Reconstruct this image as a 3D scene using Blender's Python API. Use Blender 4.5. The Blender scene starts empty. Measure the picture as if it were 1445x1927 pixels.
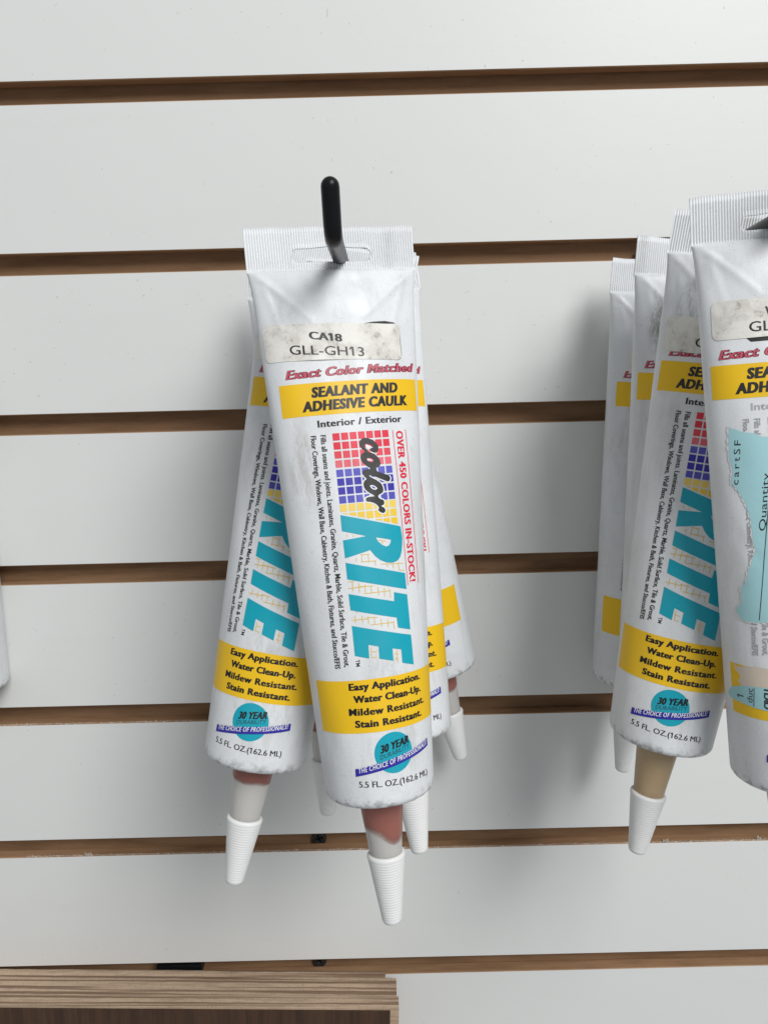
import bpy, bmesh, math, random
import numpy as np
from mathutils import Matrix, Vector
random.seed(7)
S = bpy.context.scene
COL = S.collection

# ------------------------------------------------------------------ camera, world, lamps, exposure
CAM_PITCH, CAM_ROLL, CAM_YAW, CAM_D = 0.1625078, 0.0249903, -0.0024791, 0.3826143
def cam_axes(th, ro, ya):
    fw = np.array([math.sin(ya)*math.cos(th), math.cos(ya)*math.cos(th), -math.sin(th)])
    r = np.array([math.cos(ya), -math.sin(ya), 0]); d = np.cross(fw, r)
    c, s = math.cos(ro), math.sin(ro)
    return c*r+s*d, -s*r+c*d, fw
r_, d_, f_ = cam_axes(CAM_PITCH, CAM_ROLL, CAM_YAW)
cam = bpy.data.cameras.new('camera'); cam_o = bpy.data.objects.new('camera', cam); COL.objects.link(cam_o)
cam.sensor_fit = 'VERTICAL'; cam.sensor_height = 24.0; cam.lens = 1447/1927*24.0
cam.clip_start = 0.01; cam.clip_end = 50
m = Matrix.Identity(4)
for i in range(3):
    m[i][0] = r_[i]; m[i][1] = -d_[i]; m[i][2] = -f_[i]
m[0][3], m[1][3], m[2][3] = 0, -CAM_D, 0
cam_o.matrix_world = m
S.camera = cam_o
w = bpy.data.worlds.new('World'); S.world = w; w.use_nodes = True
bg = w.node_tree.nodes['Background']; bg.inputs[0].default_value = (0.93, 0.97, 1.0, 1); bg.inputs[1].default_value = 0.30
def area(name, loc, tgt, sx, sy, power, col=(1, 1, 1)):
    l = bpy.data.lights.new(name, 'AREA'); l.shape = 'RECTANGLE'; l.size = sx; l.size_y = sy; l.energy = power; l.color = col
    o = bpy.data.objects.new(name, l); COL.objects.link(o); o.location = loc
    o.rotation_euler = (Vector(tgt)-Vector(loc)).to_track_quat('-Z', 'Y').to_euler()
    return o
area('ceiling_strip_lamp', (0.86, -1.70, 1.12), (0, 0, -0.05), 0.95, 0.75, 22.5, (1.0, 0.99, 0.97))
area('ceiling_far_lamp', (1.15, -1.75, 1.95), (0, 0, -0.1), 1.2, 0.9, 31, (0.97, 0.99, 1.0))
S.view_settings.view_transform = 'Standard'
try: S.view_settings.look = 'None'
except Exception: pass
S.view_settings.exposure = 0.09; S.view_settings.gamma = 1.0; S.view_settings.use_curve_mapping = False
S.cycles.max_bounces = 8

# ------------------------------------------------------------------ materials
class N:
    def __init__(s, name):
        s.m = bpy.data.materials.new(name); s.m.use_nodes = True; s.t = s.m.node_tree
        s.b = s.t.nodes['Principled BSDF']; s.tc = s.t.nodes.new('ShaderNodeTexCoord')
        s.oi = s.t.nodes.new('ShaderNodeObjectInfo')
    def link(s, a, b): s.t.links.new(a, b)
    def coords(s, scale=(1, 1, 1), shift=True):
        mp = s.t.nodes.new('ShaderNodeMapping'); mp.inputs['Scale'].default_value = scale
        s.link(s.tc.outputs['Object'], mp.inputs['Vector'])
        if shift:
            mu = s.t.nodes.new('ShaderNodeMath'); mu.operation = 'MULTIPLY'; mu.inputs[1].default_value = 3.7
            s.link(s.oi.outputs['Random'], mu.inputs[0])
            cb = s.t.nodes.new('ShaderNodeCombineXYZ'); s.link(mu.outputs[0], cb.inputs[0]); s.link(mu.outputs[0], cb.inputs[1])
            s.link(cb.outputs[0], mp.inputs['Location'])
        return mp.outputs[0]
    def noise(s, scale, detail=4, rough=.55, vec=None, dist=0):
        n = s.t.nodes.new('ShaderNodeTexNoise'); n.inputs['Scale'].default_value = scale; n.inputs['Detail'].default_value = detail
        n.inputs['Roughness'].default_value = rough; n.inputs['Distortion'].default_value = dist
        s.link(vec if vec is not None else s.coords(), n.inputs['Vector']); return n.outputs['Fac']
    def ramp(s, v, a, b, lo=0., hi=1.):
        r = s.t.nodes.new('ShaderNodeMapRange'); r.inputs[1].default_value = a; r.inputs[2].default_value = b
        r.inputs[3].default_value = lo; r.inputs[4].default_value = hi; r.interpolation_type = 'SMOOTHSTEP'
        s.link(v, r.inputs[0]); return r.outputs[0]
    def math(s, op, a, b):
        n = s.t.nodes.new('ShaderNodeMath'); n.operation = op
        for i, x in enumerate((a, b)):
            if isinstance(x, (int, float)): n.inputs[i].default_value = x
            else: s.link(x, n.inputs[i])
        return n.outputs[0]
    def mix(s, fac, a, b):
        n = s.t.nodes.new('ShaderNodeMix'); n.data_type = 'RGBA'
        if isinstance(fac, (int, float)): n.inputs[0].default_value = fac
        else: s.link(fac, n.inputs[0])
        for i, x in ((6, a), (7, b)):
            if isinstance(x, tuple): n.inputs[i].default_value = (*x, 1) if len(x) == 3 else x
            else: s.link(x, n.inputs[i])
        return n.outputs[2]
    def bump(s, h, strength, dist=.001):
        n = s.t.nodes.new('ShaderNodeBump'); n.inputs['Strength'].default_value = strength; n.inputs['Distance'].default_value = dist
        s.link(h, n.inputs['Height']); s.link(n.outputs[0], s.b.inputs['Normal'])
    def col(s, c):
        if isinstance(c, tuple): s.b.inputs['Base Color'].default_value = (*c, 1)
        else: s.link(c, s.b.inputs['Base Color'])
    def rough(s, r):
        if isinstance(r, (int, float)): s.b.inputs['Roughness'].default_value = r
        else: s.link(r, s.b.inputs['Roughness'])
    def z(s):
        n = s.t.nodes.new('ShaderNodeSeparateXYZ'); s.link(s.tc.outputs['Object'], n.inputs[0]); return n.outputs

def mat_tube():
    n = N('white_tube_plastic')
    mott = n.ramp(n.noise(55, 7, .62), .42, .66)
    streak = n.ramp(n.noise(130, 6, .6, n.coords((1, 1, .16))), .52, .70)
    speck = n.ramp(n.noise(1500, 2, .5), .70, .76)
    smudge = n.ramp(n.noise(130, 10, .8, n.coords((1, 1, .5)), .2), .56, .72)
    grit = n.noise(1900, 3, .7)
    c = n.mix(n.math('MULTIPLY', mott, .20), (.755, .772, .79), (.56, .57, .57))
    c = n.mix(n.math('MULTIPLY', n.ramp(grit, .45, .7), .16), c, (.42, .43, .43))
    c = n.mix(n.math('MULTIPLY', streak, .24), c, (.42, .41, .39))
    c = n.mix(n.math('MULTIPLY', smudge, .26), c, (.33, .33, .32))
    c = n.mix(n.math('MULTIPLY', speck, .6), c, (.16, .16, .16))
    sx = n.z(); cs = n.t.nodes.new('ShaderNodeSeparateColor'); n.link(n.oi.outputs['Color'], cs.inputs[0])
    def spot(x0, wx, z0, wz):
        a = n.math('DIVIDE', n.math('SUBTRACT', sx[0], x0), wx); b = n.math('DIVIDE', n.math('SUBTRACT', sx[2], z0), wz)
        return n.ramp(n.math('ADD', n.math('MULTIPLY', a, a), n.math('MULTIPLY', b, b)), 1.0, .1)
    gn = n.ramp(n.noise(210, 8, .75, n.coords((1, 1, .3))), .44, .60)
    for ch, (x0, wx, z0, wz), cc in ((0, (-.0185, .0050, -.083, .020), (.33, .29, .25)), (1, (-.0165, .0085, -.036, .016), (.20, .20, .19)), (2, (.004, .016, -.168, .030), (.36, .35, .33))):
        c = n.mix(n.math('MULTIPLY', n.math('MULTIPLY', spot(x0, wx, z0, wz), gn), cs.outputs[ch]), c, cc)
    rim = n.ramp(n.z()[2], -.1932, -.1978)
    rimn = n.math('MULTIPLY', rim, n.ramp(n.noise(330, 7, .7), .47, .60))
    c = n.mix(n.math('MULTIPLY', rimn, .62), c, (.17, .17, .165))
    n.col(c); n.rough(n.ramp(n.noise(70, 5), .3, .7, .34, .5))
    n.b.inputs['Specular IOR Level'].default_value = .45
    n.bump(n.math('ADD', n.noise(170, 5, .6), n.math('MULTIPLY', n.noise(1100, 3), .12)), .10, .0012)
    return n.m
def mat_ink():
    n = N('printed_ink'); a = n.t.nodes.new('ShaderNodeAttribute'); a.attribute_name = 'ink'
    wear = n.ramp(n.noise(420, 6, .7), .66, .76)
    tone = n.ramp(n.noise(60, 6, .6), .45, .8)
    c = n.mix(n.math('MULTIPLY', tone, .07), a.outputs['Color'], (.35, .33, .30))
    c = n.mix(n.math('MULTIPLY', wear, .14), c, (.55, .53, .50))
    n.col(c); n.rough(.42); n.b.inputs['Specular IOR Level'].default_value = .4
    n.bump(n.noise(170, 5, .6), .06, .0012); return n.m
def mat_sticker():
    n = N('grubby_label_paper')
    a = n.ramp(n.noise(85, 8, .68, None, .5), .42, .60); b = n.ramp(n.noise(420, 8, .75), .50, .66)
    f = n.math('MULTIPLY', a, n.math('ADD', n.math('MULTIPLY', b, .65), .30))
    c = n.mix(f, (.77, .75, .70), (.30, .27, .23))
    ga = n.ramp(n.noise(1300, 3), .66, .74); c = n.mix(n.math('MULTIPLY', ga, .3), c, (.2, .18, .15))
    n.col(c); n.rough(.5); n.bump(n.noise(500, 5), .08, .001); return n.m
def mat_simple(name, c, rough=.5, noise=None, spec=.5, bump=None, amt=.3, dark=.5):
    n = N(name)
    if noise:
        f = n.ramp(n.noise(noise, 6, .6), .42, .72)
        n.col(n.mix(n.math('MULTIPLY', f, amt), c, tuple(x*dark for x in c)))
    else: n.col(c)
    n.rough(rough); n.b.inputs['Specular IOR Level'].default_value = spec
    if bump: n.bump(n.noise(bump[0], 5), bump[1], .001)
    return n.m
def mat_wall():
    n = N('white_melamine')
    a = n.noise(9, 2, .4); f = n.ramp(a, .2, .8)
    c = n.mix(n.math('MULTIPLY', f, .06), (.745, .75, .735), (.66, .665, .655))
    st = n.ramp(n.noise(40, 5, .6, n.coords((.25, 1, 2.5))), .5, .8); c = n.mix(n.math('MULTIPLY', st, .05), c, (.55, .54, .52))
    sp = n.ramp(n.noise(420, 2, .5), .735, .77); c = n.mix(n.math('MULTIPLY', sp, .32), c, (.28, .27, .25))
    n.col(c); n.rough(.36); n.b.inputs['Specular IOR Level'].default_value = .25
    h = n.noise(260, 4, .6, n.coords((1, 1, 1.6))); n.bump(n.math('ADD', h, n.math('MULTIPLY', n.noise(12, 2), 2.0)), .035, .001)
    return n.m
def mat_mdf():
    n = N('brown_fibreboard')
    v = n.coords((.12, 1, 1))
    f = n.noise(210, 6, .65, v); g = n.noise(1700, 3, .6)
    c = n.mix(n.ramp(f, .35, .7), (.38, .222, .118), (.27, .152, .078))
    c = n.mix(n.math('MULTIPLY', n.ramp(g, .5, .7), .35), c, (.26, .16, .085))
    n.col(c); n.rough(.75); n.bump(g, .25, .0006); return n.m
def mat_plyedge():
    n = N('plywood_edge')
    z = n.z()
    dn = n.noise(22, 5, .6, n.coords((.35, 1, 1)))
    wy = n.t.nodes.new('ShaderNodeCombineXYZ'); dx = n.math('MULTIPLY', z[0], .012)
    y = n.math('ADD', z[1], n.math('MULTIPLY', n.math('SUBTRACT', dn, .5), .0012))
    n.link(dx, wy.inputs[0]); n.link(y, wy.inputs[1]); n.link(n.oi.outputs['Random'], wy.inputs[2])
    st = n.noise(430, 2, .5, wy.outputs[0])
    ply = n.ramp(st, .40, .54)
    fib = n.noise(600, 6, .7, n.coords((.06, 1, 1)))
    cross = n.noise(1500, 5, .7, n.coords((1, .4, 1)))
    c = n.mix(ply, (.20, .122, .074), (.50, .365, .255))
    c = n.mix(n.math('MULTIPLY', n.ramp(fib, .42, .66), .5), c, (.25, .17, .115))
    c = n.mix(n.math('MULTIPLY', n.ramp(cross, .52, .66), .40), c, (.15, .10, .07))
    blot = n.ramp(n.noise(45, 6, .7, n.coords((.4, 1, 1))), .58, .72); c = n.mix(n.math('MULTIPLY', blot, .55), c, (.12, .08, .055))
    n.col(c); n.rough(.8); n.bump(n.math('ADD', fib, ply), .35, .0006); return n.m
def mat_plyface():
    n = N('dark_stained_veneer')
    g = n.noise(60, 7, .65, n.coords((3.2, 1, .18)), .3); g2 = n.noise(700, 4, .6, n.coords((1, 1, .08)))
    c = n.mix(n.ramp(g, .35, .7), (.070, .031, .014), (.034, .015, .007)); c = n.mix(n.math('MULTIPLY', n.ramp(g2, .5, .7), .35), c, (.10, .052, .026))
    n.col(c); n.rough(.6); n.bump(g2, .15, .0005); return n.m
def mat_nozzle():
    n = N('milky_nozzle_plastic')
    n.col((.66, .64, .61)); n.rough(.33); n.b.inputs['Subsurface Weight'].default_value = .6; n.b.inputs['Transmission Weight'].default_value = .22
    n.b.inputs['Subsurface Radius'].default_value = (1, .95, .9); n.b.inputs['Subsurface Scale'].default_value = .006
    return n.m
def mat_black():
    n = N('black_vinyl_coating'); n.col((.008, .009, .010)); n.rough(.30); n.b.inputs['Specular IOR Level'].default_value = .20; n.bump(n.noise(300, 3), .05, .001); return n.m
M = dict(mark=mat_simple('grey_pencil_mark', (.42, .42, .41), .8), tube=mat_tube(), ink=mat_ink(), stick=mat_sticker(), wall=mat_wall(), mdf=mat_mdf(), plye=mat_plyedge(), plyf=mat_plyface(),
         nozzle=mat_nozzle(), black=mat_black(),
         cap=mat_simple('white_cap_plastic', (.83, .83, .82), .45, 200, .4, (600, .05), .15, .75),
         red=mat_simple('red_brown_sealant', (.31, .115, .09), .35, 120, .5, None, .3, .7),
         tan=mat_simple('tan_sealant', (.47, .34, .20), .35, 120, .5, None, .25, .8),
         screw=mat_simple('dark_screw_metal', (.035, .033, .03), .45, 500, .6, None, .5, .4),
         rag=mat_simple('torn_laminate_paper', (.62, .58, .52), .8, 900, .2, None, .4, .5),
         torn=mat_simple('torn_white_paper', (.70, .70, .70), .85, 300, .2, (500, .12), .18, .85),
         aqua=mat_simple('pale_blue_paper', (.37, .63, .67), .6, 60, .3, (160, .15), .25, .8))

def thin_film(mm):
    """the sealant thins out towards its lower edge inside the milky nozzle"""
    t = mm.node_tree; out = [q for q in t.nodes if q.type == 'OUTPUT_MATERIAL'][0]; b = t.nodes['Principled BSDF']
    a = t.nodes.new('ShaderNodeAttribute'); a.attribute_name = 'fade'
    nz = t.nodes.new('ShaderNodeTexNoise'); nz.inputs['Scale'].default_value = 130; nz.inputs['Detail'].default_value = 3
    tc = t.nodes.new('ShaderNodeTexCoord'); t.links.new(tc.outputs['Object'], nz.inputs['Vector'])
    ad = t.nodes.new('ShaderNodeMath'); ad.operation = 'MULTIPLY_ADD'; ad.inputs[1].default_value = 1.1; t.links.new(nz.outputs['Fac'], ad.inputs[0])
    t.links.new(a.outputs['Fac'], ad.inputs[2]); sb = t.nodes.new('ShaderNodeMapRange'); sb.inputs[1].default_value = .50; sb.inputs[2].default_value = 1.35
    t.links.new(ad.outputs[0], sb.inputs[0])
    tr = t.nodes.new('ShaderNodeBsdfTransparent'); mx = t.nodes.new('ShaderNodeMixShader')
    t.links.new(sb.outputs[0], mx.inputs[0]); t.links.new(tr.outputs[0], mx.inputs[1]); t.links.new(b.outputs[0], mx.inputs[2]); t.links.new(mx.outputs[0], out.inputs['Surface'])
thin_film(M['red']); thin_film(M['tan'])

# ------------------------------------------------------------------ helpers
def mesh_obj(name, V, F, mats, parent=None, smooth=True, midx=None, ink=None):
    me = bpy.data.meshes.new(name); me.from_pydata([tuple(map(float, v)) for v in V], [], F)
    for mm in (mats if isinstance(mats, list) else [mats]): me.materials.append(mm)
    if midx is not None: me.polygons.foreach_set('material_index', midx)
    if smooth: me.polygons.foreach_set('use_smooth', [True]*len(F))
    if ink is not None:
        at = me.attributes.new('ink', 'FLOAT_COLOR', 'FACE')
        at.data.foreach_set('color', np.concatenate([np.asarray(ink, np.float32), np.ones((len(ink), 1), np.float32)], 1).ravel())
    me.update()
    o = bpy.data.objects.new(name, me); COL.objects.link(o)
    if parent is not None: o.parent = parent
    return o
def tag(o, label, cat, group=None, kind=None):
    o['label'] = label; o['category'] = cat
    if group: o['group'] = group
    if kind: o['kind'] = kind
    return o
def empty(name, mw):
    o = bpy.data.objects.new(name, None); COL.objects.link(o); o.empty_display_size = .02; o.matrix_world = mw; return o
class MB:
    def __init__(s): s.V = []; s.F = []; s.I = []
    def add(s, V, F, i=0):
        k = len(s.V); s.V += [tuple(v) for v in V]; s.F += [tuple(a+k for a in f) for f in F]; s.I += [i]*len(F)
    def box(s, x0, x1, y0, y1, z0, z1, i=0, front=None):
        V = [(x, y, z) for x in (x0, x1) for y in (y0, y1) for z in (z0, z1)]
        F = [(0, 1, 3, 2), (4, 6, 7, 5), (0, 4, 5, 1), (2, 3, 7, 6), (0, 2, 6, 4), (1, 5, 7, 3)]
        k = len(s.V); s.V += V
        for j, f in enumerate(F):
            s.F.append(tuple(a+k for a in f)); s.I.append(front if (front is not None and j == 2) else i)
    def build(s, name, mats, parent=None, smooth=False): return mesh_obj(name, s.V, s.F, mats, parent, smooth, s.I)
def lathe(prof, n=48, cx=0., cy=0.):
    """prof: list of (radius, down); local blender coords x, y, z=-down"""
    V = []; F = []
    for r, d in prof:
        for k in range(n):
            a = 2*math.pi*k/n; V.append((cx+r*math.sin(a), cy-r*math.cos(a), -d))
    for i in range(len(prof)-1):
        for k in range(n):
            F.append((i*n+k, (i+1)*n+k, (i+1)*n+(k+1) % n, i*n+(k+1) % n))
    F.append(tuple((len(prof)-1)*n+k for k in range(n))[::-1])
    return V, F
def sweep(path, rad, n=20):
    V = []; F = []; P = [Vector(p) for p in path]
    for i, p in enumerate(P):
        t = (P[min(i+1, len(P)-1)]-P[max(i-1, 0)]).normalized(); x = Vector((1, 0, 0)); x = (x-t*x.dot(t)).normalized(); y = t.cross(x)
        r = rad[i] if isinstance(rad, (list, tuple)) else rad
        for k in range(n):
            a = 2*math.pi*k/n; V.append(p+x*(r*math.cos(a))+y*(r*math.sin(a)))
    for i in range(len(P)-1):
        for k in range(n): F.append((i*n+k, i*n+(k+1) % n, (i+1)*n+(k+1) % n, (i+1)*n+k))
    F.append(tuple(range(n))[::-1]); F.append(tuple((len(P)-1)*n+k for k in range(n)))
    return V, F

# ------------------------------------------------------------------ slat wall
PITCH, GAP, Z0 = .0762, .0095773, .1424877
wall = empty('slat_wall', Matrix.Translation((0, 0, -.5)))
tag(wall, 'white slatwall panel with brown horizontal grooves behind the hanging tubes', 'wall')
WX = .48
def bev_slat(z0, z1, top, bot):
    b = .0004; T = .0065
    prof = [(0, z0+b), (0, z1-b), (b, z1), (T, z1), (T, z0), (b, z0)]   # (y, z)
    mb = MB(); n = len(prof)
    V = [(-WX, y, z+.5) for y, z in prof]+[(WX, y, z+.5) for y, z in prof]
    for i in range(n):
        j = (i+1) % n
        mb_i = 0 if i == 0 else 1
        mb.F.append((i, j, n+j, n+i)); mb.I.append(mb_i)
    mb.F.append(tuple(range(n))[::-1]); mb.I.append(1); mb.F.append(tuple(range(n, 2*n))); mb.I.append(1)
    mb.V = V
    return mb
edges = [(Z0-k*PITCH) for k in range(-2, 9)]      # top edge of each groove
back = MB()
back.box(-WX, WX, .0102, .020, -.10, 1.0)
for k in range(-1, 9):
    zt = Z0-(k-1)*PITCH-GAP; zb = Z0-k*PITCH
    if zt > .30: zt = .30
    bev_slat(zb, zt, 0, 0).build('slat', [M['wall'], M['mdf']], wall)
    back.box(-WX, WX, .0067, .0101, zb+.5+.004, zt+.5-.0025)
back.build('groove_board', M['mdf'], wall)
# torn laminate along the lower lip of two grooves
def rag_strip(k, x0, x1, big):
    z = Z0-k*PITCH-GAP+.5; mb = MB(); x = x0; rnd = random.Random(k*31+5)
    while x < x1:
        wd = rnd.uniform(.0003, .0011); h = rnd.uniform(.00005, .00038)
        if rnd.random() < .06: h *= 2.2
        y0 = rnd.uniform(.0001, .0006)
        mb.add([(x, y0, z-.0003), (x+wd, y0, z-.0003), (x+wd*.8, y0+.0002, z+h*.7), (x+wd*.35, y0+.0001, z+h), (x, y0+.0004, z-.0003), (x+wd, y0+.0004, z-.0003), (x+wd*.8, y0+.0005, z+h*.6), (x+wd*.35, y0+.0005, z+h*.9)],
               [(0, 1, 2, 3), (5, 4, 7, 6), (0, 3, 7, 4), (3, 2, 6, 7), (2, 1, 5, 6)])
        x += wd*rnd.uniform(.7, 1.6)
    for bx, s in big:
        for q in range(7):
            a = rnd.uniform(-.9, .9); L = s*rnd.uniform(.5, 1.1); xx = bx+rnd.uniform(-1, 1)*s*.7; ww = s*rnd.uniform(.15, .35)
            dx, dz = math.sin(a)*L, math.cos(a)*L*.8; yo = rnd.uniform(-.0010, .0003)
            mb.add([(xx, .0002, z-.0004), (xx+ww, .0002, z-.0004), (xx+ww*.7+dx, yo, z+dz*.9), (xx+dx, yo, z+dz),
                    (xx, .0006, z-.0004), (xx+ww, .0006, z-.0004), (xx+ww*.7+dx, yo+.0003, z+dz*.9), (xx+dx, yo+.0003, z+dz)],
                   [(0, 1, 2, 3), (5, 4, 7, 6), (0, 3, 7, 4), (3, 2, 6, 7), (2, 1, 5, 6)])
    return mb.build('torn_laminate', M['rag'], wall)
rag_strip(5, -.20, .22, [(-.1655, .0024), (.1465, .0026), (.1585, .0012), (.198, .0030), (-.035, .0007)])
rag_strip(4, -.22, -.07, [(-.19, .0006)])

for mx, mz, L in ((-.0215, .1046, .0014), (-.0212, .1665, .0035)):
    mb = MB(); mb.add([(mx, -.00006, mz+.5), (mx+.0002, -.00006, mz+.5), (mx+.0003, -.00006, mz+.5+L), (mx+.0001, -.00006, mz+.5+L)], [(0, 1, 2, 3)])
    mb.build('pencil_mark', M['mark'], wall)
# screws in the grooves
for zc, lab in ((-.2468, 'dark recessed screw head in the brown groove left of the front nozzle'), (-.3222, 'dark screw head in the lowest visible groove just above the plywood')):
    sc = empty('groove_screw', Matrix.Translation((-.0415 if zc > -.3 else -.0440, .0101, zc))); tag(sc, lab, 'screw', 'screws in the wall grooves')
    V, F = lathe([(.0001, -.0012), (.0022, -.0012), (.0037, -.0022), (.0040, -.0016), (.0040, .0)], 28)
    rot = [(x, -(-z)*1.0 if False else z, -y) for x, y, z in V]       # turn the axis to face the room
    rot = [(x, -abs(z) if z > 0 else z*0, y) for x, y, z in V]
    mesh_obj('screw_head', rot, F, M['screw'], sc)
    mb = MB()
    for a in (.4, .4+math.pi/2):
        c, s = math.cos(a), math.sin(a); L, W = .0022, .00045
        mb.add([(c*L*u-s*W*v, -.00125, s*L*u+c*W*v) for u, v in ((-1, -1), (1, -1), (1, 1), (-1, 1))], [(0, 1, 2, 3)])
    mb.build('cross_recess', M['black'], sc)
# dark scrap stuck in lowest groove
mb = MB(); rnd = random.Random(3)
ptsu = [(-.0125+.025*i/14) for i in range(15)]
V = []; F = []
for j, y in enumerate((-.0015, .010)):
    for i, u in enumerate(ptsu):
        h = .0018+.0006*rnd.random(); lo = -.0022-.0022*math.exp(-((i-10.5)/2.)**2)-.0004*rnd.random()
        V += [(u, y, h), (u, y, lo)]
for i in range(14):
    a = i*2; b = 30+i*2
    F += [(a, a+1, a+3, a+2), (b, b+2, b+3, b+1), (a, a+2, b+2, b), (a+1, b+1, b+3, a+3)]
F += [(0, 30, 31, 1), (28, 29, 59, 58)]
scrap = mesh_obj('plastic_scrap', V, F, M['black'], None, False); scrap.location = (-.1215, .0021, -.3188)
tag(scrap, 'black plastic scrap wedged in the lowest groove above the plywood', 'scrap')

# ------------------------------------------------------------------ plywood boards leaning at the bottom
def plywood(y0, y1, ztop, xr, label, dark, extra=0):
    o = empty('plywood_board', Matrix.Translation((xr, (y0+y1)/2, ztop)) @ Matrix.Rotation(.034, 4, 'Y') @ Matrix.Translation((-.25-xr, 0, -.62-ztop))); tag(o, label, 'plywood board', 'plywood boards under the tubes')
    t = (y1-y0)/2; zt = ztop+.62; X0, X1 = -.30, xr+.25
    nx = 90; V = []; F = []; I = []
    rnd = random.Random(int(abs(y0)*1e5)); 
    def topz(i): return zt+rnd.uniform(-.00012, .00012)
    yb = [-t, -t*.5, 0, t*.5, t]
    for i in range(nx+1):
        xx = X0+(X1-X0)*i/nx
        for y in yb: V.append((xx, y, topz(i)-(.0003 if abs(y) == t else 0)))
        V.append((xx, t, 0)); V.append((xx, -t, 0))
    q = 7
    for i in range(nx):
        for j in range(4): F.append((i*q+j, (i+1)*q+j, (i+1)*q+j+1, i*q+j+1)); I.append(0)
        F.append((i*q+4, (i+1)*q+4, (i+1)*q+5, i*q+5)); I.append(0)
        F.append((i*q+6, (i+1)*q+6, (i+1)*q, i*q)); I.append(0)
    F.append((0, 1, 2, 3, 4, 5, 6)); I.append(0); F.append(tuple(nx*q+j for j in range(7))[::-1]); I.append(0)
    mesh_obj('core', V, F, [M['plye']], o, False, I)
    if dark:
        mb = MB(); mb.box(X0, X1-.0045, -t-.0006, -t-.0001, .001, zt-.0012); mb.build('dark_face', M['plyf'], o)
    return o
plywood(-.0052, -.0008, -.3221, -.0066, 'thin rear plywood board resting against the wall behind two others', False)
plywood(-.0198, -.0056, -.3222, -.0006, 'thick middle plywood board sandwiched between two other boards', False)
plywood(-.0284, -.0202, -.3207, .0004, 'front plywood board with dark brown stained face and raw edge', True)

# ------------------------------------------------------------------ hooks
def hook(x, label, tilt=0., hw=.0115, z=.0451):
    o = empty('wall_hook', Matrix.Translation((x, 0, z))); tag(o, label, 'hook', 'black hooks on the slat wall')
    path = [(0, -.0030, 0), (0, -.03, 0), (0, -.06, 0), (0, -.095, 0), (0, -.115, 0), (0, -.1335, .0001)]
    rb, a1 = .0070, math.radians(64)
    for k in range(1, 11):
        a = a1*k/10; path.append((0, -.1335-rb*math.sin(a), .0001+rb*(1-math.cos(a))))
    y0, z0 = path[-1][1:]
    for k in range(1, 5): path.append((0, y0-.0101*math.cos(a1)*k/4, z0+.0101*math.sin(a1)*k/4))
    R = [.0028]*len(path)
    e = Vector(path[-1]); dr = (e-Vector(path[-2])).normalized()
    for a in (20, 40, 60, 75, 86):
        path.append(tuple(e+dr*.0028*math.sin(math.radians(a)))); R.append(.0028*math.cos(math.radians(a)))
    path = [(px, py*math.cos(tilt), pz-py*math.sin(tilt)) for px, py, pz in path]
    V, F = sweep(path, R, 24); mesh_obj('rod', V, F, M['black'], o)
    mb = MB(); mb.box(-hw, hw, -.0030, -.0004, -.030, .0105); mb.box(-hw*.8, hw*.8, -.0004, .0068, .0145, .0165); mb.box(-hw*.8, hw*.8, -.0030, -.0004, .0105, .0165); mb.box(-hw*.8, hw*.8, .0068, .0085, .0145, .0205)
    mb.build('backplate', M['black'], o)
    return o
hook(-.0140, 'black hook rod with upturned tip poking through the front tube in the middle')
hook(.1285, 'black hook rod at the right edge holding the cropped cluster of tubes', .0687, .0045, .0410)

# ------------------------------------------------------------------ tube surface
R0, VC, VB = .0193, .01534, .19626
CAP0, CAPT = .22154, .24686
NT = 121
def make_table(n=300):
    av = np.linspace(1, np.pi/2*.999, NT); tabs = []; bs = []; ph = np.linspace(0, np.pi/2, 2001)
    for a in av:
        lo, hi = 0., 1.
        for _ in range(36):
            b = (lo+hi)/2; L = np.sum(np.hypot(np.diff(a*np.sin(ph)), np.diff(b*np.cos(ph))))
            if L < np.pi/2: lo = b
            else: hi = b
        s = np.concatenate([[0], np.cumsum(np.hypot(np.diff(a*np.sin(ph)), np.diff(b*np.cos(ph))))]); s *= (np.pi/2)/s[-1]
        tabs.append(np.interp(np.linspace(0, np.pi/2, n), s, ph)); bs.append(b)
    return av, np.array(bs), np.array(tabs)
AV, BV, TAB = make_table()
def section(s, a):
    a = np.clip(a, 1, AV[-1]); s = (s+np.pi) % (2*np.pi)-np.pi
    sg = np.sign(s); t = np.abs(s); bk = t > np.pi/2; t = np.where(bk, np.pi-t, t)
    fa = (a-1)/(AV[1]-AV[0]); ia = np.clip(fa.astype(int), 0, NT-2); fa = fa-ia
    ft = t/(np.pi/2)*(TAB.shape[1]-1); it = np.clip(ft.astype(int), 0, TAB.shape[1]-2); ft = ft-it
    ph = (TAB[ia, it]*(1-ft)+TAB[ia, it+1]*ft)*(1-fa)+(TAB[ia+1, it]*(1-ft)+TAB[ia+1, it+1]*ft)*fa
    b = np.interp(a, AV, BV); x = sg*a*np.sin(ph); o = b*np.cos(ph)
    return x, np.where(bk, -o, o)
def segd(u, v, a, b):
    ax, ay = a; bx, by = b; dx, dy = bx-ax, by-ay; t = np.clip(((u-ax)*dx+(v-ay)*dy)/(dx*dx+dy*dy), 0, 1)
    return np.hypot(u-ax-t*dx, v-ay-t*dy), t
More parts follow.
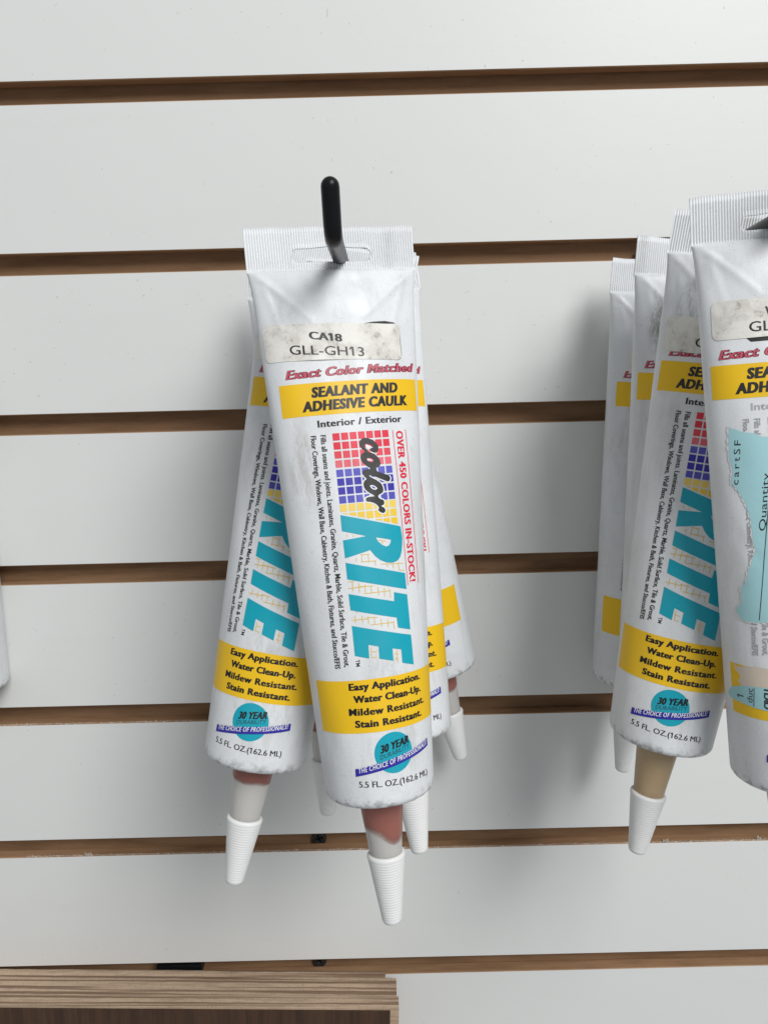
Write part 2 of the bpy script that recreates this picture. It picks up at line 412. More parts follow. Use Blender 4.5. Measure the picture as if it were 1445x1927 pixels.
def dents(u, v, cfg):
    """outward push of the front wall in mm; u arc mm, v down mm"""
    k = cfg.get('dent', 1.); sh = cfg.get('dshift', 0.)
    d = np.zeros_like(u)
    for a, b, amp in (((-28, 16), (-11+sh, 33), .75), ((28, 16), (8+sh, 33), .70), ((25, 19), (17+sh, 40), .45), ((-25, 22), (-19+sh, 44), .35), ((-6+sh, 17), (9+sh, 24), .35)):
        dist, t = segd(u, v, a, b); d += amp*np.exp(-(dist/1.25)**2)*(1-.75*t)
    d += -.9*np.exp(-((u-sh)/10)**2-((v-20.5)/4.)**2) + .45*np.exp(-((u-2-sh)/12)**2-((v-32)/6.)**2)
    d += -.5*np.exp(-((u+22)/5)**2-((v-27)/7)**2) - .45*np.exp(-((u-23)/5)**2-((v-27)/7)**2)
    p = cfg.get('ph', 0.)
    d += .16*np.sin(u*.21+v*.055+p)*np.sin(v*.071+p*1.7)+.07*np.sin(u*.5-v*.13+p)
    for q in range(5):
        r1, r2, r3 = (math.sin(p*12.9+q*78.2)*437.5) % 1, (math.sin(p*3.7+q*31.4)*917.3) % 1, (math.sin(p*8.1+q*11.9)*613.7) % 1
        c0 = (-26+52*r1, 60+120*r2); an = .6+2.*r3; dist, t = segd(u, v, c0, (c0[0]+9*math.cos(an), c0[1]+9*math.sin(an)))
        d += (-.22 if q % 2 else .14)*np.exp(-(dist/2.2)**2)
    fade = np.clip((v-VC*1e3)/4, 0, 1)*np.clip((VB*1e3-v)/25, 0, 1)
    front = np.clip((R0*1e3*1.62-np.abs(u))/5, 0, 1)
    return d*k*fade*front
def tsurf(s, v, cfg):
    s = np.asarray(s, float); v = np.asarray(v, float); s, v = np.broadcast_arrays(s, v)
    t = np.clip((v-VC)/(VB-VC), 0, 1); a = 1.5-.5*t**1.018; a = np.where(t < .08, a+.04*(1-t/.08)**2, a)
    x, o = section(s/R0, a); x = x*R0; o = o*R0
    o = o+dents(s*1e3, v*1e3, cfg)*1e-3
    return np.stack([x, -o, -v], -1)           # blender local: x right, y away, z up
def tpoint(s, v, off, cfg):
    e = 2e-4; p = tsurf(s, v, cfg); ps = tsurf(s+e, v, cfg)-tsurf(s-e, v, cfg); pv = tsurf(s, v+e, cfg)-tsurf(s, v-e, cfg)
    n = np.cross(ps, pv); n /= np.linalg.norm(n, axis=-1, keepdims=True)+1e-12
    o = np.stack([p[..., 0], p[..., 1], p[..., 2]*0], -1); sg = np.sign((n*o).sum(-1, keepdims=True)); sg[sg == 0] = 1
    return p+n*sg*off

# ------------------------------------------------------------------ flat artwork in label millimetres (u right, v down)
INK = dict(yellow=(.86, .53, .012), black=(.012, .012, .013), soft=(.020, .020, .021), teal=(.004, .36, .47), blue=(.028, .022, .33), white=(.82, .83, .84),
           red=(.72, .025, .055), wine=(.20, .012, .03), rose=(.58, .10, .15), gold=(.72, .50, .10), green=(.02, .05, .07))
def bm_from_curve(cu):
    o = bpy.data.objects.new('tmp', cu); COL.objects.link(o)
    dg = bpy.context.evaluated_depsgraph_get(); dg.update()
    me = bpy.data.meshes.new_from_object(o.evaluated_get(dg)); bm = bmesh.new(); bm.from_mesh(me)
    bpy.data.meshes.remove(me); bpy.data.objects.remove(o); bpy.data.curves.remove(cu)
    return bm
def finish(bm, layer, ink, du=1.0, dv=1.6):
    """cut along u and v so the print can follow the tube; returns flat piece"""
    bmesh.ops.remove_doubles(bm, verts=bm.verts, dist=1e-5)
    xs = [v.co.x for v in bm.verts]; ys = [v.co.y for v in bm.verts]
    for lo, hi, st, ax in ((min(xs), max(xs), du, 0), (min(ys), max(ys), dv, 1)):
        k = math.floor(lo/st)+1
        while k*st < hi:
            co = [0, 0, 0]; no = [0, 0, 0]; co[ax] = k*st; no[ax] = 1
            bmesh.ops.bisect_plane(bm, geom=bm.verts[:]+bm.edges[:]+bm.faces[:], plane_co=co, plane_no=no); k += 1
    bmesh.ops.triangulate(bm, faces=[f for f in bm.faces if len(f.verts) > 4])
    bm.verts.index_update()
    V = np.array([v.co[:2] for v in bm.verts]); F = [tuple(v.index for v in f.verts) for f in bm.faces]
    # u right, v down : visible side needs clockwise in (u,v up) flipped; orient all the same way
    out = []
    for f in F:
        p = V[list(f)]; ar = 0.
        for i in range(len(f)):
            j = (i+1) % len(f); ar += p[i][0]*p[j][1]-p[j][0]*p[i][1]
        if abs(ar) < 1e-9: continue
        out.append(f if ar < 0 else f[::-1])
    bm.free()
    return dict(V=V, F=out, layer=layer, ink=INK[ink] if isinstance(ink, str) else ink)
def tw(st, shear=0., space=1., bold=0.):
    cu = bpy.data.curves.new('t', 'FONT'); cu.body = st; cu.size = 1; cu.shear = shear; cu.space_character = space; cu.offset = bold; cu.resolution_u = 1
    bm = bm_from_curve(cu); xs = [v.co.x for v in bm.verts]; bm.free(); return min(xs), max(xs)
def text(s, p0, p1, cap, ink, layer=2, bold=0., shear=0., rot=0, space=1., res=3, du=1.0, dv=1.6, strike=0., n=3):
    """p0,p1: baseline start/end in (u,v). rot 0 upright, 1 reads downwards (top to the right), -1 reads upwards (top to the left).
    strike: extra stroke width in mm along the line, struck n times"""
    cu = bpy.data.curves.new('t', 'FONT'); cu.body = s; cu.size = 1; cu.offset = bold; cu.shear = shear; cu.space_character = space
    cu.resolution_u = res; cu.fill_mode = 'FRONT'
    bm = bm_from_curve(cu)
    xs = [v.co.x for v in bm.verts]; x0, x1 = min(xs), max(xs)
    if '1' in s:
        w0, w1 = tw('1', 0, 1, bold); w1 -= w0; ct = .729+bold
        for i, c in enumerate(s):
            if c == '1':
                xr = tw(s[:i+1], 0, space, bold)[1]; xl = xr-w1
                f = [bm.verts.new((x+y*shear, y, 0)) for x, y in ((xl-.0005, ct), (xl-.13, ct-.15), (xl-.13, ct-.25-w1*.2), (xl-.0005, ct-.13-w1*.2))]; bm.faces.new(f); x0 = min(x0, xl-.13) if i == 0 else x0
    L = math.hypot(p1[0]-p0[0], p1[1]-p0[1]); d = ((p1[0]-p0[0])/L, (p1[1]-p0[1])/L)
    up = {0: (0, -1), 1: (1, 0), -1: (-1, 0)}[rot]; ch = .729+2*bold
    p0 = (p0[0]+d[0]*strike/2, p0[1]+d[1]*strike/2); L -= strike
    for v in bm.verts:
        f = (v.co.x-x0)/(x1-x0)*L; h = (v.co.y+bold)/ch*cap
        v.co = (p0[0]+d[0]*f+up[0]*h, p0[1]+d[1]*f+up[1]*h, 0)
    pc = finish(bm, layer, ink, du, dv)
    if strike <= 0: return pc
    out = dict(V=[], F=[], layer=layer, ink=pc['ink'], lift=[]); k = 0
    for i in range(n):
        sh = strike*(i/(n-1)-.5); out['V'].append(pc['V']+np.array([d[0]*sh, d[1]*sh])); out['F'] += [tuple(q+k for q in f) for f in pc['F']]; out['lift'].append(np.full(len(pc['V']), i*.000003)); k += len(pc['V'])
    out['V'] = np.concatenate(out['V']); out['lift'] = np.concatenate(out['lift']); return out
def poly(outer, ink, layer=1, holes=(), offset=0., du=1.0, dv=1.6):
    cu = bpy.data.curves.new('p', 'CURVE'); cu.dimensions = '2D'; cu.fill_mode = 'FRONT'; cu.offset = offset
    for loop in (outer,)+tuple(holes):
        sp = cu.splines.new('POLY'); sp.points.add(len(loop)-1); sp.use_cyclic_u = True
        for q, (a, b) in zip(sp.points, loop): q.co = (a, b, 0, 1)
    return finish(bm_from_curve(cu), layer, ink, du, dv)
def ccw(l):
    ar = sum(l[i][0]*l[(i+1) % len(l)][1]-l[(i+1) % len(l)][0]*l[i][1] for i in range(len(l))); return l if ar > 0 else l[::-1]
def rect(u0, v0, u1, v1): return [(u0, v0), (u1, v0), (u1, v1), (u0, v1)]
def bar(a, b, wd):
    dx, dy = b[0]-a[0], b[1]-a[1]; L = math.hypot(dx, dy); nx, ny = -dy/L*wd/2, dx/L*wd/2
    return [(a[0]+nx, a[1]+ny), (b[0]+nx, b[1]+ny), (b[0]-nx, b[1]-ny), (a[0]-nx, a[1]-ny)]
def clip_below(pl, f):
    out = []
    for i in range(len(pl)):
        a, b = pl[i], pl[(i+1) % len(pl)]; fa, fb = f(*a), f(*b)
        if fa <= 0: out.append(a)
        if fa*fb < 0: t = fa/(fa-fb); out.append((a[0]+(b[0]-a[0])*t, a[1]+(b[1]-a[1])*t))
    return out
COLOR = [(1.4, 76.3), (1.7, 75.7), (2.4, 75.1), (3.5, 74.9), (4.5, 75.1), (5.7, 75.6), (6.7, 76.3), (7.4, 77.1), (7.9, 78.1), (7.8, 79.1), (7.5, 79.8), (7.0, 80.1), (6.2, 80.1), (5.5, 79.9), (4.9, 79.3), (4.9, 78.8), (5.4, 78.5), (6.0, 78.4), (5.9, 78.0), (5.3, 77.4), (4.3, 77.0), (3.4, 77.0), (3.0, 77.4), (3.1, 78.2), (3.9, 79.1), (4.1, 79.8), (5.2, 80.1), (6.4, 80.8), (7.3, 81.7), (7.9, 82.7), (8.1, 83.9), (7.8, 84.7), (7.2, 85.1), (6.4, 85.3), (6.1, 85.6), (6.3, 86.2), (6.9, 86.8), (7.8, 87.1), (8.8, 87.5), (10.1, 88.0), (10.8, 88.5), (11.1, 89.2), (10.9, 89.8), (10.4, 90.3), (9.6, 90.2), (8.6, 89.7), (7.3, 89.1), (6.1, 88.5), (4.7, 87.9), (3.8, 87.6), (3.5, 87.7), (3.7, 88.1), (4.6, 88.7), (5.8, 89.4), (6.8, 90.1), (7.6, 90.9), (8.0, 92.0), (8.1, 93.0), (7.8, 93.8), (7.1, 94.2), (6.3, 94.5), (5.9, 94.9), (6.1, 95.5), (6.6, 96.0), (7.3, 96.2), (7.8, 96.6), (7.9, 97.2), (7.8, 97.8), (7.4, 98.1), (6.8, 98.2), (6.8, 98.6), (7.5, 98.9), (8.0, 99.6), (8.0, 100.2), (7.6, 100.7), (6.9, 100.8), (6.1, 100.4), (5.5, 99.9), (5.4, 99.4), (5.8, 98.9), (5.5, 98.3), (4.9, 97.6), (3.9, 97.0), (2.7, 96.6), (1.9, 96.5), (1.5, 96.1), (1.5, 95.5), (1.9, 95.1), (2.7, 94.9), (3.9, 94.9), (4.6, 94.9), (4.4, 94.5), (3.4, 93.9), (2.5, 93.2), (1.7, 92.3), (1.3, 91.3), (1.3, 90.2), (1.7, 89.4), (2.5, 88.9), (2.4, 88.6), (1.8, 88.0), (1.5, 87.2), (1.4, 86.4), (1.7, 85.9), (2.5, 85.6), (3.7, 85.6), (4.4, 85.6), (4.2, 85.2), (3.0, 84.4), (2.0, 83.5), (1.4, 82.4), (1.2, 81.4), (1.5, 80.6), (2.2, 79.9), (3.0, 79.7), (2.8, 79.2), (2.0, 78.5), (1.5, 77.7), (1.3, 76.9)]
HOLE1 = [(3.3, 82.1), (3.6, 81.8), (4.4, 81.8), (5.2, 82.1), (5.8, 82.8), (5.5, 83.1), (4.8, 83.3), (4.0, 83.0), (3.4, 82.6)]
HOLE2 = [(3.4, 91.4), (3.7, 91.0), (4.6, 91.1), (5.4, 91.6), (6.0, 92.3), (5.4, 92.7), (4.8, 92.7), (4.0, 92.3)]
LR = [(-7.6, 100.1), (13.2, 105.9), (13.5, 109.9), (13.2, 112.2), (12.7, 114.4), (11.9, 116.2), (10.7, 117.3), (8.7, 117.8), (6.6, 117.5), (4.3, 116.4), (2.6, 114.8), (1.2, 112.7), (-7.5, 114.6), (-7.6, 108.6), (.5, 107.9), (-7.6, 105.5)]
LRC = [(3.5, 108.6), (8.9, 110.0), (8.7, 111.0), (7.9, 111.9), (6.8, 112.1), (5.5, 111.4), (4.2, 110.1)]
LI = [(-7.5, 116.1), (13.2, 121.9), (13.2, 127.4), (-7.5, 121.6)]
LT = [(-7.6, 126.5), (7.8, 130.75), (8.05, 127.7), (13.2, 129.2), (13.1, 141.1), (8.2, 139.7), (8.1, 136.3), (-7.5, 131.9)]
LE = [(-7.6, 137.1), (13.2, 142.95), (13.2, 153.1), (8.5, 151.6), (8.6, 147.1), (5.35, 146.2), (5.2, 150.3), (.45, 148.9), (.6, 144.85), (-2.75, 143.9), (-2.9, 148.45), (-7.6, 147.1)]
SEG = [(-7.3, 122.5, -5.4, 122.6), (-7.5, 124.7, -1.6, 124.5), (-4.1, 124.3, 1.1, 124.7), (-2.2, 126.9, 6.8, 127.0), (-5.9, 122.6, -6.1, 125.7), (-3.8, 123.2, -4.0, 126.4), (-1.9, 123.9, -2.0, 126.9), (0.1, 124.7, 0.1, 127.1), (2.5, 125.2, 2.4, 128.0), (4.7, 125.8, 4.5, 128.8), (6.6, 126.5, 6.6, 129.3), (-7.5, 135.3, -2.0, 135.3), (-2.3, 134.9, 1.1, 135.2), (-1.2, 137.4, 7.0, 137.7), (-6.2, 133.8, -6.3, 136.2), (-3.9, 134.0, -3.9, 136.4), (-1.9, 134.6, -1.9, 137.0), (0.1, 135.2, 0.1, 137.6), (2.4, 135.9, 2.4, 138.5), (4.7, 136.4, 4.7, 139.0), (6.8, 137.3, 6.8, 140.0), (-2.3, 113.9, 0.7, 114.1), (-2.4, 116.3, 2.9, 116.5), (-1.9, 114.0, -2.0, 116.4), (0.3, 114.0, 0.3, 116.8), (2.4, 116.3, 2.5, 118.0), (4.4, 117.8, 12.8, 118.5), (6.6, 118.1, 6.7, 119.0), (8.6, 118.3, 8.8, 119.7), (10.8, 118.0, 11.0, 120.5), (10.8, 120.5, 13.0, 121.0), (4.3, 109.6, 7.0, 110.4), (5.7, 110.0, 5.7, 111.1), (-2.0, 144.9, -2.1, 148.2), (-2.1, 146.3, -0.4, 146.5), (-2.1, 148.2, -0.5, 148.4), (6.8, 147.1, 6.7, 151.2), (6.0, 148.1, 7.5, 148.5), (6.0, 149.7, 7.2, 150.1), (-6.1, 106.7, -6.1, 107.6), (-4.0, 107.1, -4.0, 107.7), (-3.9, 114.8, -4.0, 115.9)]
def grid_squares(fade=0.):
    out = []
    rows = [(72.65+3.05*i, 'r', i) for i in range(4)]+[(84.95+2.98*i, 'b', i) for i in range(4)]+[(96.65+2.98*i, 'y', i) for i in range(3)]
    pal = dict(r=[(.74, .035, .07), (.74, .03, .06), (.75, .06, .09), (.77, .14, .18)], b=[(.10, .10, .50), (.035, .025, .38), (.035, .025, .38), (.085, .08, .47)], y=[(.86, .62, .12), (.86, .58, .05), (.86, .56, .02)])
    for v0, k, i in rows:
        for c in range(7):
            u0 = -7.45+2.885*c; pl = rect(u0, v0, u0+2.38, v0+2.45)
            pl = clip_below(pl, lambda u, v: v-(99.45+(u+7.6)*.279))
            if len(pl) >= 3:
                col = tuple(x*(1-fade)+.62*fade for x in pal[k][i]); out.append(poly(pl, col, 1))
    return out
L1 = 'Fills all seams and joints. Laminates, Granite, Quartz, Marble, Solid Surface, Tile & Grout,'
L2 = 'Floor Coverings, Windows, Wall Base, Cabinetry, Kitchen & Bath, Fixtures, and Stucco/EFIS'
def small_print(ink):
    return [text(L1, (-11.45, 72.9), (-11.45, 150.6), 1.95, ink, 2, .006, 0, 1, res=2, du=2, strike=.10, n=2), text(L2, (-14.75, 72.9), (-14.75, 151.1), 1.95, ink, 2, .006, 0, 1, res=2, du=2, strike=.10, n=2)]
def badge():
    circ = [(2.2+6.75*math.cos(a), 180.3+6.75*math.sin(a)) for a in np.linspace(0, 2*math.pi, 56, endpoint=False)]
    rib = [(-11.45, 184.5), (17.2, 179.3), (17.35, 181.9), (-11.55, 187.05)]
    return dict(round_badge=[poly(circ, 'teal', 1), text('30 YEAR', (-2.5, 180.0), (8.0, 178.2), 2.75, 'black', 2, .012, .16, strike=.30, space=1.06), text('DURABILITY', (-2.7, 181.95), (7.9, 179.95), 1.55, 'green', 2, .0)],
                badge_ribbon=[poly(rib, 'blue', 3), text('THE CHOICE OF PROFESSIONALS!', (-10.4, 185.95), (16.2, 181.15), 1.75, 'white', 4, .0, .12, strike=.09, n=2, space=1.14)],
                volume_lettering=[text('5.5 FL. OZ.(162.6 ML)', (-10.75, 190.6), (15.8, 191.4), 2.1, 'black', 1, .0, strike=.12, n=2)])
BANDTXT = [('Easy Application.', -10.85, 15.75, 158.5), ('Water Clean-Up.', -9.65, 15.6, 162.65), ('Mildew Resistant.', -11.65, 16.95, 166.85), ('Stain Resistant.', -9.95, 15.0, 170.85)]
def headline():
    z = dict(script_lettering=[text('Exact Color Matched', (-21.3, 53.35), (26.0, 52.5), 3.3, 'wine', 1, .030, .28, strike=.50, space=1.08), text('Exact Color Matched', (-21.1, 53.25), (25.8, 52.4), 3.05, 'rose', 2, .0, .28, strike=.14, space=1.08)],
             top_band=[poly(rect(-23.8, 55.1, 26.6, 66.15), 'yellow', 1)],
             headline_lettering=[text('SEALANT AND', (-13.0, 60.1), (17.7, 59.8), 3.75, 'soft', 2, .028, .14, strike=.42, space=1.12), text('ADHESIVE CAULK', (-16.6, 64.75), (21.3, 64.3), 3.75, 'soft', 2, .028, .14, strike=.42, space=1.12)])
    return z
def art_full():
    d = headline()
    d['use_lettering'] = [text('Interior / Exterior', (-12.0, 70.25), (18.1, 70.1), 2.5, 'soft', 1, .01, strike=.26, space=1.08)]
    d['color_grid'] = grid_squares()
    d['logo_lettering'] = [poly(ccw(COLOR), 'white', 2, [ccw(HOLE1)[::-1], ccw(HOLE2)[::-1]], .40), poly(ccw(COLOR), 'soft', 3, [ccw(HOLE1)[::-1], ccw(HOLE2)[::-1]]),
                           poly(LR, 'teal', 2, [LRC[::-1]]), poly(LI, 'teal', 2), poly(LT, 'teal', 2), poly(LE, 'teal', 2), text('TM', (-7.6, 148.4), (-7.6, 150.7), 1.5, 'black', 1, .02, 0, 1)]
    d['grout_lines'] = [poly(bar(s[:2], s[2:], .27), 'gold', 1) for s in SEG]
    d['small_print'] = small_print('soft')
    d['stock_lettering'] = [text('OVER 450 COLORS IN-STOCK!', (15.25, 73.1), (15.1, 125.3), 3.0, 'red', 1, .012, 0, 1, strike=.30, space=1.1), poly(rect(13.9, 72.8, 14.15, 126.2), 'red', 1), poly(rect(19.3, 72.8, 19.55, 126.2), 'red', 1)]
    d['bottom_band'] = [poly(rect(-23.6, 155.25, 26.6, 172.75), 'yellow', 1)]
    d['claim_lettering'] = [text(t, (a, v), (b, v+.15), 2.5, 'black', 2, .016 if 'M' in t else .022, .03, strike=.30, space=1.10) for t, a, b, v in BANDTXT]
    d.update(badge())
    return d
def art_torn():
    d = headline()
    d['use_lettering'] = [text('Interior / Exterior', (-15.2+3, 70.25), (18.1, 70.1), 2.5, (.40, .40, .41), 1, .02)]
    d['color_grid'] = grid_squares(.62)
    d['small_print'] = small_print((.36, .36, .37))
    d['bottom_band'] = [poly(rect(-23.6, 155.25, 26.6, 172.75), 'yellow', 1)]
    d.update(badge())
    return d
ART = art_full(); ART_TORN = art_torn()
def layer_off(l): return (.00006, .00006, .00011, .00016, .00021, .00026, .00031)[l]
def press(name, pieces, cfg, parent, mats=None):
    VV = []; FF = []; CC = []; k = 0; du = cfg.get('du', 0.)
    for p in pieces:
        off = layer_off(p['layer'])+p.get('lift', 0.)
        P = tpoint((p['V'][:, 0]+du)*1e-3, p['V'][:, 1]*1e-3, off[:, None] if isinstance(off, np.ndarray) else off, cfg)
        VV.append(P); FF += [tuple(i+k for i in f) for f in p['F']]; CC += [p['ink']]*len(p['F']); k += len(P)
    return mesh_obj(name, np.concatenate(VV), FF, mats or M['ink'], parent, True, None, CC)

# ------------------------------------------------------------------ tube parts
def crimp(cfg, parent):
    cw = .02981; nr = cfg.get('ridges', 66); per = 5; nx = nr*per; xs = np.linspace(-cw, cw, nx+1)
    T = .00032; amp = .00027; ph = cfg.get('ph', 0.)
    hw = .0140; ht, hb = .0074, .0120
    def hole(x):
        ax = abs(x)
        if ax >= hw: return None
        rr = (hb-ht)/2; mid = (ht+hb)/2
        e = rr if ax < hw-rr else math.sqrt(max(rr*rr-(ax-hw+rr)**2, 0))
        top = mid-e-(.0007*max(0, 1-ax/.009) if ax < .009 else 0)
        return (top, mid+e) if e > 1e-4 else None
    V = []; F = []
    rows_a = 4
    def o_at(x, i, d):
        r = amp*math.sin(2*math.pi*i/per)
        bend = .0005*math.sin(x*70+ph)*(1-d/VC)+cfg.get('curl', 0.)*(x/cw)**2*(1-d/VC)*.001
        return r+bend
    top = [.00018*math.sin(x*160+ph)+.00012*math.sin(x*420+ph*2) for x in xs]
    cols = []
    for i, x in enumerate(xs):
        h = hole(x); lo, hi = (h if h else (((ht+hb)/2),)*2)
        ds = [top[i]+(lo-top[i])*j/rows_a for j in range(rows_a+1)]+[hi+(VC+.0004-hi)*j/rows_a for j in range(rows_a+1)]
        c = []
        for side in (1, -1):
            for d in ds:
                o = o_at(x, i, d)+side*T; V.append((x, -o, -d)); c.append(len(V)-1)
        cols.append((c, h is not None))
    n = rows_a+1
    for i in range(nx):
        a, ha = cols[i]; b, hb_ = cols[i+1]
        for base, flip in ((0, False), (2*n, True)):
            for blk in (0, n):
                for j in range(rows_a):
                    q = (a[base+blk+j], a[base+blk+j+1], b[base+blk+j+1], b[base+blk+j]); F.append(q[::-1] if flip else q)
        def bridge(j): F.append((a[j], b[j], b[2*n+j], a[2*n+j]))
        bridge(0); bridge(2*n-1)
        if ha or hb_: bridge(n-1); bridge(n)
    for (c, _) in (cols[0], cols[-1]):
        for j in list(range(rows_a))+list(range(n, n+rows_a)): F.append((c[j], c[j+1], c[2*n+j+1], c[2*n+j]))
    return mesh_obj('crimped_seal', V, F, M['tube'], parent, True)
def body(cfg, parent):
    ns = 168; sv = np.linspace(-np.pi, np.pi, ns, endpoint=False)*R0
    vv = np.concatenate([[VC+1e-5], np.linspace(VC+.0004, .06, 60), np.linspace(.061, VB, 90)])
    P = tsurf(sv[None, :], vv[:, None], cfg).reshape(-1, 3); V = [tuple(p) for p in P]; F = []
    # pinch the first ring onto the seal
    for k in range(ns): x, y, z = V[k]; V[k] = (x*.99, y*.25, -VC+.0004)
    for r, d in ((R0-.00018, VB+.0007), (R0-.0006, VB+.0014), (R0-.0013, VB+.0020), (R0-.0024, VB+.0024), (R0-.0050, VB+.0027), (.0100, VB+.0029), (.0084, VB+.0031)):
        for s in sv/R0: V.append((r*math.sin(s), -r*math.cos(s), -d))
    nr = len(V)//ns
    for i in range(nr-1):
        for k in range(ns): F.append((i*ns+k, (i+1)*ns+k, (i+1)*ns+(k+1) % ns, i*ns+(k+1) % ns))
    F.append(tuple(range(ns))); F.append(tuple((nr-1)*ns+k for k in range(ns))[::-1])
    return mesh_obj('tube_body', V, F, M['tube'], parent, True)
def nozzle(cfg, parent):
    top, bot = VB+.0029, CAP0+.006
    def rad(d): return .0081+(.0057-.0081)*(d-top)/(CAP0-top)
    pr = [(rad(d), d) for d in np.linspace(top, bot, 18)]
    V, F = lathe(pr, 56); nz = mesh_obj('nozzle', V, F, M['nozzle'], parent)
    fill = cfg.get('fill', .55); matn = cfg.get('seal', 'red'); n = 72; V = []; F = []; ph = cfg.get('ph', 0.)
    rows = 14
    for j in range(rows+1):
        for k in range(n):
            a = 2*math.pi*k/n
            edge = top+(CAP0-top)*min(1.2, fill*(1+cfg.get('famp', .1)*math.cos(a-cfg.get('fa', ph))+.035*math.sin(3*a+ph*2)+.012*math.sin(7*a+ph)))
            d = top+.0001+(edge-top)*j/rows; r = rad(d)+.00005-(.00012 if j == rows else 0)
            V.append((r*math.sin(a), -r*math.cos(a), -d))
    for j in range(rows):
        for k in range(n): F.append((j*n+k, (j+1)*n+k, (j+1)*n+(k+1) % n, j*n+(k+1) % n))
    so = mesh_obj('sealant', V, F, M[matn], nz)
    fd = so.data.attributes.new('fade', 'FLOAT', 'POINT')
    fd.data.foreach_set('value', [min(1., max(0., (rows-j)/4.5)) for j in range(rows+1) for k in range(n)])
    return nz
def cap(cfg, parent):
    pr = [(.0050, CAP0+.0006), (.0058, CAP0-.0003), (.0064, CAP0-.0001), (.0068, CAP0+.0003), (.00685, CAP0+.0012)]
    nb = 23; d0, d1 = CAP0+.0018, CAPT-.0010
    for i in range(nb):
        for f, b in ((.0, 0.), (.25, .00009), (.5, .00013), (.75, .00009)):
            d = d0+(d1-d0)*(i+f)/nb; t = (d-d0)/(d1-d0); pr.append((.00655+(.0034-.00655)*t+b, d))
    pr += [(.00335, CAPT-.0008), (.0031, CAPT-.0003), (.0026, CAPT), (.0008, CAPT+.0001)]
    V, F = lathe(pr, 48)
    V = [(x, y, z+(0.00004*math.sin(9*math.atan2(x, y)+z*900) if 2 < i//48 < len(pr)-4 else 0)) for i, (x, y, z) in enumerate(V)]
    return mesh_obj('cap', V, F, M['cap'], parent)
def rounded(u0, v0, u1, v1, r, skew=0.):
    o = []
    for cx, cy, a0 in ((u1-r, v0+r, -90), (u1-r, v1-r, 0), (u0+r, v1-r, 90), (u0+r, v0+r, 180)):
        for k in range(6):
            a = math.radians(a0+18*k); x = cx+r*math.cos(a); o.append((x, cy+r*math.sin(a)+skew*(x-u0)))
    return o
def sticker(cfg, parent):
    st = cfg['stick']; u0, v0, u1, v1, sk = st['box']
    du = cfg.get('du', 0.); c2 = dict(cfg); c2['du'] = 0.
    pc = [poly(rounded(u0, v0, u1, v1, 2.0, sk), 'white', 3)]
    for q in pc:
        q['lift'] = .0009*np.maximum(0, 1-np.hypot(q['V'][:, 0]-u1, q['V'][:, 1]-v0-sk*(u1-u0))/7)**2+.00035*np.maximum(0, 1-np.hypot((q['V'][:, 0]-u0-19)/9, (q['V'][:, 1]-v1-sk*19)/1.6))
    s = press('price_sticker', pc, c2, parent, M['stick'])
    s['label'] = st.get('label', 'grubby off white paper sticker')
    if st.get('black'): press('printed_box', [poly(st['black'], 'black', 1)], c2, parent)
    if st.get('text'):
        press('lettering', [text(t, a, b, h, 'black', 4, 0, 0, strike=bo) for t, a, b, h, bo in st['text']], c2, s)
    return s
def pose_matrix(p):
    x, y, z, yaw, lean, tilt = p
    c, s = math.cos(yaw), math.sin(yaw); Y = np.array([[c, -s, 0], [s, c, 0], [0, 0, 1.]])
    c, s = math.cos(tilt), math.sin(tilt); T = np.array([[1, 0, 0], [0, c, s], [0, -s, c]])
    c, s = math.cos(lean), math.sin(lean); L = np.array([[c, 0, -s], [0, 1, 0], [s, 0, c]])
    m3 = L@T@Y; m = Matrix.Identity(4)
    for i in range(3):
        for j in range(3): m[i][j] = m3[i, j]
        m[i][3] = p[i]
    return m
def make_tube(pose, label, group, cfg):
    o = empty('caulk_tube', pose_matrix(pose)); tag(o, label, 'caulk tube', group)
    crimp(cfg, o); b = body(cfg, o); b.color = (*cfg.get('grime', (.25, .1, .35)), 1)
    for name, pieces in cfg.get('art', ART).items():
        nm = {'top_band': 'yellow_band', 'bottom_band': 'yellow_band'}.get(name, name)
        press(nm, pieces, cfg, b)
    nozzle(cfg, o); cap(cfg, o)
    if cfg.get('stick'): sticker(cfg, o)
    return o
GL, GR = 'caulk tubes hanging on the middle hook', 'caulk tubes hanging on the right hook'
stL = dict(box=(-27., 36., 20., 48.5, 0.))
make_tube((-.01744, -.10167, .05511, .25032, .06609, .13594), 'frontmost white caulk tube on the middle hook with a grubby CA18 sticker', GL,
          dict(grime=(.42, .12, .35), ph=.3, fill=.66, famp=.24, fa=.9, seal='red', dent=1., curl=.3,
               stick=dict(box=(-27.6, 34.4, 20.6, 46.9, .032), label='grubby off white sticker printed CA18', black=[(-1, 37.5), (6, 35.75), (11, 35.0), (15.5, 34.75), (18.6, 35.2), (20.3, 36.4), (20.85, 38.2), (20.85, 46.5), (20.2, 48.0), (19, 48.5), (10, 47.2)],
                          text=[('CA18', (-11.8, 40.1), (-.6, 41.7), 2.75, .5), ('GLL-GH13', (-18.7, 44.9), (6.5, 47.0), 3.3, .12)])))
make_tube((-.01405, -.07492, .05317, -.15714, -.19605, .1643), 'white caulk tube leaning to the left behind the frontmost tube', GL,
          dict(ph=1.4, fill=.34, seal='red', du=-1.8, dent=.9, stick=stL))
make_tube((-.01429, -.04708, .05293, .08942, .10202, .19663), 'white caulk tube just right of the frontmost tube, peeking out from behind it', GL,
          dict(ph=2.6, fill=.5, seal='red', du=.06, dent=.8, stick=stL))
make_tube((-.02915, -.03077, .05475, -.07719, -.00144, .12471), 'mostly hidden caulk tube whose pale cap tip shows left of the front nozzle', GL,
          dict(ph=3.9, fill=.40, seal='red', dent=.7))
